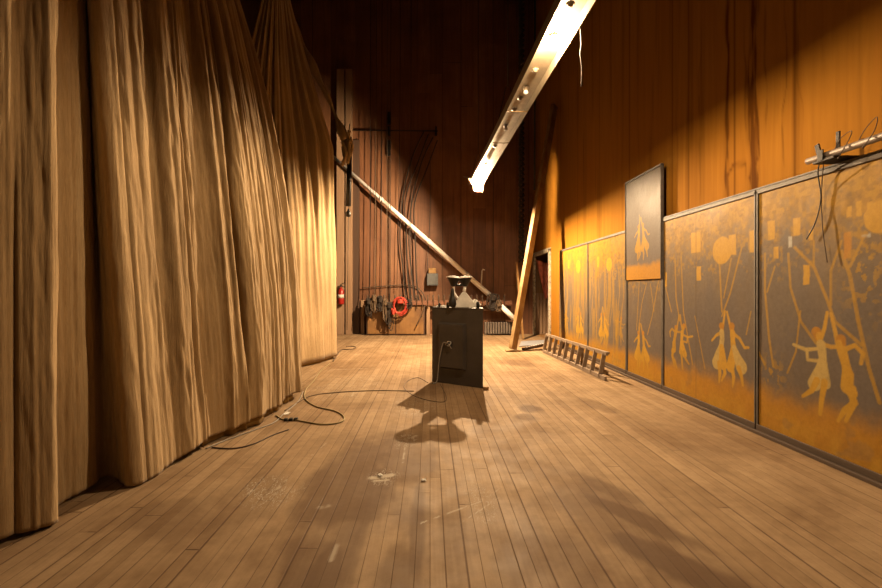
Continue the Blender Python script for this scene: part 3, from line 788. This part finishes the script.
# ---------------------------------------------------------------- podium
A, B = G(432, 381.5), G(483, 388.5)
hp = 1.14
u = (B-A).normalized(); nrm = Vector((u.y, -u.x, 0))   # nrm faces the camera
D_ = B+B.normalized()*.40+Vector((-.03, 0, 0)); C_ = A+Vector((.16, .42, 0))
t = empty('black_podium', ((A+B)/2).to_tuple(), 'black wooden podium with a raised back panel, standing alone on the stage', 'podium')
poly = [A.xy, B.xy, D_.xy, C_.xy]
MB().prism([tuple(p) for p in poly], .0, hp-.025).build('body', M['podium'], t, bevel=.006)
cx_, cy_ = sum((p.x for p in poly))/4, sum((p.y for p in poly))/4
MB().prism([(cx_+(p.x-cx_)*1.02, cy_+(p.y-cy_)*1.02) for p in poly], hp-.025, hp).build('top', M['podium'], t, bevel=.005)
def face(s, z, out=0): return A+u*s+Vector((0,0,z))+nrm*out
Wd = (B-A).length
def slab(s0, s1, z0, z1, o0, o1, bev=.0):
    vs = [face(s0,z0,o0),face(s1,z0,o0),face(s1,z1,o0),face(s0,z1,o0),face(s0+bev,z0+bev,o1),face(s1-bev,z0+bev,o1),face(s1-bev,z1-bev,o1),face(s0+bev,z1-bev,o1)]
    return MB().add(vs, [(3,2,1,0),(4,5,6,7),(0,1,5,4),(1,2,6,5),(2,3,7,6),(3,0,4,7)])
s0, s1 = Wd*.14, Wd*.69
slab(s0, s1, .22, .92, -.01, .055, .03).build('raised_panel', M['podium'], t, bevel=.006)
ob = MB().lathe([(.001,0),(.045,0),(.045,.012),(.025,.016),(.001,.016)], (0,0,0), 16, Matrix.Identity(3)).build('cable_outlet', M['black'], t)
ob.data.transform(Matrix.Translation(t.location)); ob.rotation_euler = nrm.to_track_quat('Z', 'Y').to_euler(); ob.location = face(Wd*.39, .60, .054)-t.location
knot = face(Wd*.39, .61, .078)
mb = MB().tube([knot+Vector((.03*math.cos(a)+.01*math.sin(3*a), -.02+.02*math.sin(2*a), .035*math.sin(a))) for a in np.linspace(0, 4*PI, 40)], .009, 6)
mb.tube([knot, knot+u*.05+Vector((0,0,-.07))], .008, 6)
mb.tube([knot+u*-.02, knot+u*-.09+Vector((0,0,0.0)), face(Wd*.22, .42, .078), face(Wd*.17, .2, .06), face(Wd*.15, .03, .07), face(Wd*.13, .012, .16)], .009, 6, smooth=8)
tag(mb.build('knotted_cord', M['cord_w'], None, True), 'pale cord knotted on the podium front and dropping to the floor', 'cord')
tag(MB().box((B.x-.005, B.y-.10, 0), (B.x+.07, B.y-.02, .045)).build('wood_block', M['stone'], bevel=.006), 'small tan wooden block at the right foot of the podium', 'block')
# things on the podium
def on(px, py=None, dep=0.0, z=None):
    """point on podium deck under image column px, dep metres behind the front face"""
    r = Vector(((px-VX)/F, 1, 0)); # ray
    base = A-nrm*dep
    k = (base.dot(nrm))/(r.dot(nrm)); p = r*k; p.z = hp
    return p
c = on(462, dep=.17)
def pyr(cc, hw, hz):
    vs = [cc+Vector((-hw, -.13, 0)), cc+Vector((hw, -.13, 0)), cc+Vector((hw*.8, .14, 0)), cc+Vector((-hw*.8, .14, 0))]
    tp = [cc+Vector((i*.03, j*.03, hz)) for i, j in ((-1,-1),(1,-1),(1,1),(-1,1))]
    return MB().add(vs+tp, [(3,2,1,0),(4,5,6,7),(0,1,5,4),(1,2,6,5),(2,3,7,6),(3,0,4,7)])
t = empty('twin_lamp_stand', c, 'twin dish lamp heads on a pale pyramid base atop the podium', 'lamp')
pyr(c+Vector((.03,0,0)), .20, .225).build('pyramid_base', M['white'], t, bevel=.012)
tops = []
for px in (454, 465):
    q = W(px, 278, c.y); q.z = 1.585
    Dm = Matrix.Rotation(.10 if px < 460 else -.06, 3, 'Y')
    dish = MB().lathe([(.001,-.135),(.035,-.13),(.05,-.10),(.075,-.055),(.098,-.02),(.105,-.006),(.115,-.004),(.115,.004),(.100,.004)], q, 26, Dm).build('lamp_dish', M['iron'], t, True)
    MB().lathe([(.001,0),(.10,0),(.10,.010),(.07,.022),(.001,.028)], q, 26, Dm).build('lens', M['white'], dish, True)
    MB().lathe([(.108,-.006),(.119,-.006),(.121,.006),(.108,.008)], q, 26, Dm).build('rim', M['galv'], dish, True)
    tops.append(q)
MB().tube([c+Vector((.03,0,.21)), tops[1]+Vector((0,0,-.12))], .022, 10).build('stem', M['galv'], t, True)
MB().tube([c+Vector((-.03,-.02,.10)), c+Vector((-.12,0,.22)), tops[0]+Vector((0,0,-.12))], .016, 8, smooth=5).build('stem', M['galv'], t, True)
MB().tube([tops[0]+Vector((.0,0,-.11)), tops[1]+Vector((0,0,-.11))], .016, 8).build('crossbar', M['iron'], t, True)
g = c+Vector((-.15, -.12, .0))
t2 = empty('handset', g, 'dark rounded handset propped against the pale pyramid base', 'handset')
MB().lathe([(.001,0),(.045,.01),(.06,.05),(.055,.10),(.035,.16),(.025,.24),(.02,.28),(.001,.29)], g, 16).build('handset_body', M['black'], t2, True)
for i, (px, h, r) in enumerate(((439.5, .06, .022), (448, .075, .026), (478, .09, .026))):
    q = on(px, dep=.04); lab = ['small dark knob at the left corner of the podium top', 'taller dark knob in front of the handset on the podium', 'dark knob at the right end of the podium top'][i]
    tag(MB().lathe([(.001,0),(r,0),(r,h*.7),(r*.8,h),(.001,h)], q, 14).build('knob', M['black'], None, True), lab, 'knob', 'dark knobs on the podium top')
# crumpled paper right of the pyramid
q = on(475, dep=.26)
pm = MB().lathe([(.001,0),(.07,.0),(.085,.04),(.06,.09),(.03,.11),(.001,.115)], q, 14)
pm.v = [(a+random.uniform(-.014,.014), b+random.uniform(-.014,.014), max(hp, c2+random.uniform(-.012,.012))) for a, b, c2 in pm.v]
tag(pm.build('crumpled_cloth', M['paper']), 'crumpled white cloth on the podium right of the pyramid base', 'cloth')
q = on(443, dep=.2)
tag(MB().beam(q+Vector((-.1,0,.012)), q+Vector((.08,.02,.012)), .05, .02).build('folded_paper', M['paper'], bevel=.004), 'thin pale folded paper at the left of the podium top', 'paper')

# ---------------------------------------------------------------- light batten (border light)
LX, LZ = 1.19, 3.90
Y0, Y1 = 2.7, 9.68
def roll_(y): return Matrix.Rotation(math.radians(0+9*max(0, (y-6)/4)), 4, 'Y')
def cx(y): return 1.245-.027*(y-2.7)      # left lip a little higher
def L(x, y, z): return Vector((cx(y), 0, LZ))+(roll_(y) @ Vector((x, 0, z)))+Vector((0, y, 0))
t = empty('strip_light', (LX, (Y0+Y1)/2, LZ), 'long tin strip light hanging overhead with two glowing bulbs', 'light fixture')
hw, dp = .140, .112
mb = MB()
prof = [(-hw, -dp), (-hw-.004, -dp), (-hw-.004, .004), (hw+.004, .004), (hw+.004, -dp), (hw, -dp), (hw, -.0), (-hw, .0)]
yy = [Y0, 4.5, 6, 7, 8, 9, Y1]; n = len(prof)
mb.add([L(x, y, z) for y in yy for x, z in prof], [(i*n+k, i*n+(k+1) % n, (i+1)*n+(k+1) % n, (i+1)*n+k) for i in range(len(yy)-1) for k in range(n)])
mb.build('tray', M['tray'], t)
MB().add([L(-hw, Y0, -dp), L(hw, Y0, -dp), L(hw, Y0, 0), L(-hw, Y0, 0)], [(0,1,2,3)]).build('end_plate', M['tray'], t)
# added flap past the far end, cut to shade the back wall
fp = [(-.30, .10), (.19, .10), (.19, -.20), (.0, -.20), (-.045, -.075), (-.115, -.005), (-.175, .06), (-.30, .075)]; nf = len(fp)
MB().add([L(x, Y1+.06, z) for x, z in fp]+[L(x, Y1+.066, z) for x, z in fp], [tuple(range(nf)), tuple(reversed(range(nf, 2*nf)))]+[(k, (k+1) % nf, nf+(k+1) % nf, nf+k) for k in range(nf)]).build('end_flap', M['tray'], t)
MB().beam(L(.05, Y1-.02, .008), L(.05, Y1+.08, .008), .03, .006).build('flap_strap', M['iron'], t)  # carries the added flap
def fy(py): return F*(LZ-.05-H)/(VY-py)
def bulb(y, lit=None, r=.040):
    c = L(0, y, -.01)
    sk = MB().lathe([(.04,0),(.04,-.008),(.022,-.012),(.022,-.03),(.001,-.03)], c, 14).build('socket', M['socket'], t, True)
    if lit is not None:
        MB().lathe([(.001,-.085),(.016,-.083),(.027,-.073),(.031,-.058),(.026,-.043),(.015,-.032),(.001,-.030)], c, 14).build('light_bulb', lit, sk, True)
bulb(Y1-.10, M['lit_far']); bulb(fy(40), M['lit_near'])
for py in (91, 128): bulb(fy(py), M['frost'])
for py in (8, 73, 101, 112, 148, 165): bulb(fy(py), None)
for py in (107, 139):
    y = fy(py)
    MB().tube([L(-hw-.01, y, -dp+.02), L(-hw*.8, y-.04, -dp-.012), L(0, y-.05, -dp-.02), L(hw*.8, y-.04, -dp-.012), L(hw+.01, y, -dp+.02)], .007, 6, smooth=5).build('guard_wire', M['brass'], t, True)
for y in (3.0, 6.2, 9.3):
    for s in (-1, 1):
        MB().tube([L(s*hw, y, 0), (cx(y)+s*.03, y, LZ+.5)], .006, 6).build('bridle', M['iron'], t, True)
    MB().tube([(cx(y), y, LZ+.5), (cx(y), y, ZC)], .008, 6).build('suspension_cable', M['iron'], t, True)
yh = 3.83
MB().tube([L(hw+.01, yh, -.02), (LX+.19, yh, 3.65), (LX+.18, yh, 3.55), (LX+.195, yh, 3.42), (LX+.19, yh, 3.26)], .006, 6, smooth=6).build('loose_wire', M['cord_b'], t, True)

# ---------------------------------------------------------------- curtains
def spl(ctrl, n):
    """Catmull through rows, returns (n,k) evenly spaced by xy length of first two columns"""
    c = np.array(ctrl, float); out = []
    for i in range(len(c)-1):
        a, b, d, e = c[max(i-1,0)], c[i], c[i+1], c[min(i+2, len(c)-1)]
        for tt in np.linspace(0, 1, 24, endpoint=False):
            out.append(.5*((2*b)+(d-a)*tt+(2*a-5*b+4*d-e)*tt**2+(3*b-a-3*d+e)*tt**3))
    out.append(c[-1]); out = np.array(out)
    s = np.concatenate([[0], np.cumsum(np.hypot(np.diff(out[:,0]), np.diff(out[:,1])))])
    q = np.linspace(0, s[-1], n)
    return np.stack([np.interp(q, s, out[:, k]) for k in range(out.shape[1])], -1), q
cn = VN(44)
def curtain(name, ctrl, n, zs, label, zhem, folds):
    """ctrl rows: Y, X hem, X at 5 m, exponent, Y at 5 m"""
    c, s = spl([(r[1], r[0], r[2], r[3], r[4]) for r in ctrl], n)
    Xh, Yh, X5, pw, Y5 = c.T
    Z = np.array(zs)[:, None]; zz = np.clip(Z/5, 0, None)
    k = zz**pw[None, :]
    X = Xh[None, :]+(X5-Xh)[None, :]*k; Y = Yh[None, :]+(Y5-Yh)[None, :]*k
    # normals of the run of the curtain, pointing at the stage
    dx = np.gradient(Xh); dy = np.gradient(Yh); L_ = np.hypot(dx, dy); nx_, ny_ = dy/L_, -dx/L_
    S = np.broadcast_to(s[None, :], X.shape); Zb = np.broadcast_to(Z, X.shape)
    off = folds(S, Zb, Yh[None, :])
    X = X+off*nx_[None, :]; Y = Y+off*ny_[None, :]
    zb = zhem(s, Yh)
    Zf = zb[None, :]+(Zb)*(1-zb[None, :]/Zb.max())
    P = np.stack([X, Y, Zf], -1)
    o = MB().grid(P[:, ::-1]).build(name, M['canvas'], smooth=True)
    so = o.modifiers.new('thick', 'SOLIDIFY'); so.thickness = .006; so.offset = -1
    tag(o, label, 'curtain')
    return o, P
zs1 = np.concatenate([np.linspace(0, 1.0, 40), np.linspace(1.03, 4, 70), np.linspace(4.1, ZC-.02, 28)])
def folds1(S, Z, Yh):
    w = .35+.65*sstep(0, 1.3, Z)
    ph = .25*np.sin(Z*.9)+.5*cn(Z*.35, S*.2)
    warp = S+.10*cn(S*2.1, Z*.09)*2
    flat = 1-.55*sstep(3.3, 3.7, Yh)                # the far half hangs as a flatter sheet
    a = (.024*np.sin(warp*2*PI/.43+ph)+.014*np.sin(warp*2*PI/.17+1.3+ph*2))*flat
    rid = (1-np.abs(2*cn(warp*8.5, Z*.09+3)-1))**4*.038-(1-np.abs(2*cn(warp*5.5+60, Z*.10+3)-1))**7*.075
    for (yc, zw, dep, wd) in ((3.66, .0, .06, .03), (4.26, .10, .09, .03)):   # deep creases
        rid = rid-dep*np.exp(-((Yh-yc-.10*(cn(Z*.5, Z*0+yc)-.5)+zw*.2)/wd)**2)*sstep(.1, .9, Z)
    fine = (cn(warp*19, Z*.30+9)-.5)*.028+(cn(warp*41+5, Z*.8+S*2)-.5)*.020+(cn(warp*30+Z*6, Z*2.2-S*9)-.5)*.012
    droop = (cn(S*4+30, Z*1.6)-.5)*.03*(1-sstep(.8, 2.4, Z))
    amp = (.35+.65*sstep(3.05, 3.45, Yh))*(1-.8*np.exp(-((Yh-2.98)/.14)**2))
    return (a*w+rid)*amp+fine*(.5+.5*w)*(.5+.5*amp)+droop*(.3+.7*amp)
ctrl = [(0.3,-2.95,-2.95,1,.3),(.9,-2.75,-2.75,1,.9),(1.5,-2.52,-2.52,1,1.5),(1.9,-2.48,-2.48,1,1.9),(2.2,-2.42,-2.42,1,2.2),(2.4,-2.28,-2.34,1,2.4),(2.50,-2.235,-2.28,1,2.5),(2.58,-2.32,-2.35,1,2.58),(2.70,-2.38,-2.44,1,2.70),(2.86,-2.36,-2.46,1,2.86),(2.96,-2.35,-2.50,1,2.96),(3.04,-2.38,-2.56,1,3.04),(3.07,-2.34,-2.58,1,3.05),(3.03,-2.24,-2.54,1,3.0),(2.97,-2.14,-2.48,1,2.94),(3.0,-2.08,-2.44,1,2.98),(3.12,-2.06,-2.42,1,3.12),(3.35,-2.05,-2.38,1.1,3.35),(3.67,-1.99,-2.37,1.2,3.67),
        (4.0,-1.93,-2.38,1.4,4.0),(4.32,-1.78,-2.38,1.6,4.32),(4.7,-1.76,-2.39,1.8,4.7),(5.1,-1.75,-2.41,2,5.1),(5.45,-1.71,-2.44,2,5.5),(5.55,-1.80,-2.5,2,5.6),(5.45,-2.15,-2.8,2,5.6)]
cur1, P1 = curtain('stage_curtain', ctrl, 1100, zs1, 'huge brown canvas stage curtain covering the near left side', lambda s, Y: .025+.055*sstep(3.3, 3.8, Y)+.015*np.sin(s*7), folds1)
# gold lining seen below the hem
def lining(P, i0, i1, name, dz, inset, par):
    H_ = P[0, i0:i1:3]; rows = []
    for z0, k in ((.20, inset), (.08, inset*.9), (.012, inset*.6)):
        r = H_.copy(); r[:, 0] -= k; r[:, 2] = z0; rows.append(r)
    o = MB().grid(np.stack(rows)[:, ::-1]).build(name, M['lining'], par, smooth=True)
    o.modifiers.new('thick', 'SOLIDIFY').thickness = .004
    return o
i0 = int(np.argmax(P1[0, :, 1] > 3.7)); i1 = int(np.argmax(P1[0, :, 1] > 5.35))
lining(P1, i0, i1, 'hem_lining', 0, .035, cur1)
def folds2(S, Z, Yh):
    warp = S+.12*cn(S*1.7+4, Z*.12)
    return (.045*np.sin(warp*2*PI/.34)+.02*np.sin(warp*2*PI/.15+1))*(.05+.95*sstep(2.0, 4.4, Z))+(cn(warp*14, Z*.4)-.5)*.03+(cn(S*3, Z*1.5)-.5)*.03
# second curtain: gathered to a peak up at the left
zs2 = np.linspace(0, ZC-.02, 120)
ctl2 = [(6.6,-3.7,-3.4,1,6.9),(7.1,-2.95,-2.95,1,7.2),(7.45,-2.42,-2.62,1,7.5),(7.8,-2.22,-2.45,1,7.9),(8.2,-2.05,-2.25,1,8.2),(8.62,-1.93,-2.02,1,8.62),(8.75,-2.0,-2.08,1,8.75),(8.8,-2.3,-2.4,1,8.8)]
cur2, P2 = curtain('stage_curtain', ctl2, 420, zs2, 'farther brown canvas curtain gathered to a point above, behind the huge one', lambda s, Y: .05+.0*s, folds2)
me = cur2.data; co = np.zeros(len(me.vertices)*3); me.vertices.foreach_get('co', co); co = co.reshape(-1, 3)
apx = np.array([-2.86, 8.1])
k = np.clip((co[:, 2]-2.6)/(7.4-2.6), 0, 1)
k = (k**1.35)*.93
kx = np.where(co[:, 0] > apx[0], np.clip((co[:, 2]-4.3)/(7.3-4.3), 0, 1)**1.0*.95, k)
blend = np.clip((co[:, 0]+2.5)/.4, 0, 1)      # right edge stays straight longer
kk = k*(1-blend)+kx*blend
co[:, 0] = co[:, 0]*(1-kk)+apx[0]*kk; co[:, 1] = co[:, 1]*(1-kk*.6)+apx[1]*kk*.6
me.vertices.foreach_set('co', co.reshape(-1)); me.update()
i0 = int(np.argmax(P2[0, :, 1] > 7.4)); i1 = int(np.argmax(P2[0, :, 1] > 8.55))
lining(P2, i0, i1, 'hem_lining', 0, .05, cur2)
# rolled strip of cloth with the tied bundle
pa, pb = W(287, 0, 8.9), W(345, 140, 8.9)
pa2 = pa+(pa-pb)*.25
t = empty('rolled_cloth', pb, 'dark rolled cloth slanting down to a tied bundle beside the far curtain', 'cloth roll')
pts = cat([pa2, pa, pa.lerp(pb, .35)+Vector((-.06,0,-.05)), pa.lerp(pb, .7)+Vector((.02,0,-.02)), pb], 10)
MB().tube(pts, .1, 12, rs=[.07+.035*math.sin(i*.35)+.02*math.sin(i*.9) for i in range(len(pts))]).build('roll', M['canvas'], t, True)
mb = MB()
for k in range(7):
    q = pb+Vector((random.uniform(-.1,.1), random.uniform(-.08,.08), random.uniform(-.1,.25)))
    mb.tube([q, q+Vector((random.uniform(-.12,.12), 0, -.25)), q+Vector((random.uniform(-.05,.1), 0, -.5))], .04, 7, smooth=4)
mb.build('bundle', M['canvas'], t, True)
# hanging dark arbor
a, b = W(349.5, 152, 9.0), W(348.5, 206, 9.0)
t = empty('hanging_weight', b, 'black weighted tube hanging from the tied cloth bundle', 'weight')
MB().tube([a, b], .055, 12).build('tube', M['black'], t, True)
MB().tube([a+Vector((0,0,.6)), a], .012, 6).build('cord', M['cord_k'], t, True)
MB().lathe([(.001,-.14),(.05,-.12),(.055,-.03),(.02,0),(.02,.04),(.001,.04)], b+Vector((0,0,-.10)), 12).build('plumb', M['black'], t, True)
MB().tube([b, W(347, 330, 9.0)], .006, 5).build('drop_line', M['cord_k'], t, True)

# ---------------------------------------------------------------- leads on the floor
def fcable(pts, r, mat, name, label):
    q = [G(px, py)+Vector((0,0,r)) for px, py in pts]
    tag(MB().tube(q, r, 7, smooth=8).build(name, M[mat], None, True), label, 'cord')
fcable([(330,364),(322,370),(313,382),(306,390),(305,399),(316,407),(336,412),(344,418),(340,423),(322,425),(297,421),(283,420),(276,416)], .008, 'cord_y', 'extension_cord', 'yellowed cord looping on the floor between the two curtains')
fcable([(212,448),(234,449),(255,444),(272,436),(289,430)], .006, 'cord_b', 'extension_cord', 'brown cord curling from under the near curtain hem')
fcable([(414,391.5),(384,391),(360,391.5),(335,393),(312,396),(296,404),(285,411)], .006, 'rope', 'extension_cord', 'long brown cord running left from the podium across the floor')
fcable([(440,384),(446,396),(444,402),(430,401),(414,396),(404,388),(408,381),(418,378),(428,383)], .004, 'cord_b', 'extension_cord', 'thin black cord looping on the floor in front of the podium')
fcable([(206,449),(228,440),(256,430),(274,423),(284,414),(298,402),(303,392)], .006, 'cord_w', 'extension_cord', 'white cord lying along the near curtain hem')
fcable([(346,347),(352,346.5),(356,348),(350,350),(342,350),(338,354),(333,362)], .010, 'cord_b', 'extension_cord', 'short brown cord at the far curtain foot')
# small plug cluster on the yellow cord
g = G(289, 421)
mb = MB()
for k in range(3): mb.box((g.x-.05+k*.05, g.y-.02+.01*k, 0), (g.x-.015+k*.05, g.y+.02+.01*k, .03))
tag(mb.build('plug_cluster', M['cord_k'], bevel=.004), 'cluster of dark plugs on the yellow cord by the curtain', 'plug')
def scrap(px, py, w, label):
    g = G(px, py); a = random.uniform(0, 3)
    P = np.zeros((4, 4, 3))
    for i in range(4):
        for j in range(4):
            u_, v_ = (i/3-.5)*w, (j/3-.5)*w*.7
            P[i, j] = (g.x+u_*math.cos(a)-v_*math.sin(a), g.y+u_*math.sin(a)+v_*math.cos(a), .004+random.uniform(0, .010))
    o = MB().grid(P).build('paper_scrap', M['paper']); o.modifiers.new('thick', 'SOLIDIFY').thickness = .002
    tag(o, label, 'paper', 'paper scraps on the stage floor')
scrap(423.5, 481, .035, 'white paper scrap on the bare boards in front of the podium')
scrap(157, 468, .05, 'white paper scrap against the hem of the near curtain')
scrap(287, 414, .08, 'white paper scrap beside the cluster of dark plugs')
scrap(380, 476, .04, 'white paper scrap left of the one in front of the podium')

# ---------------------------------------------------------------- world, camera, view
w = bpy.data.worlds.new('world'); SC.world = w; w.use_nodes = True
w.node_tree.nodes['Background'].inputs[0].default_value = (.012, .008, .006, 1)
w.node_tree.nodes['Background'].inputs[1].default_value = 1.0
cam = bpy.data.cameras.new('camera'); co = bpy.data.objects.new('camera', cam); COL.objects.link(co)
cam.sensor_width = 36; cam.lens = F/882*36; cam.clip_start = .05
co.location = (0, 0, H); co.rotation_euler = (PI/2, 0, 0)
cam.shift_x = (441-VX)/882; cam.shift_y = -(294-VY)/882
SC.camera = co
SC.cycles.use_denoising = True
SC.cycles.max_bounces = 6; SC.cycles.diffuse_bounces = 2; SC.cycles.caustics_reflective = False; SC.cycles.caustics_refractive = False
SC.cycles.sample_clamp_indirect = 6
SC.view_settings.view_transform = 'Standard'; SC.view_settings.look = 'None'; SC.view_settings.gamma = 1
SC.view_settings.exposure = 0.0
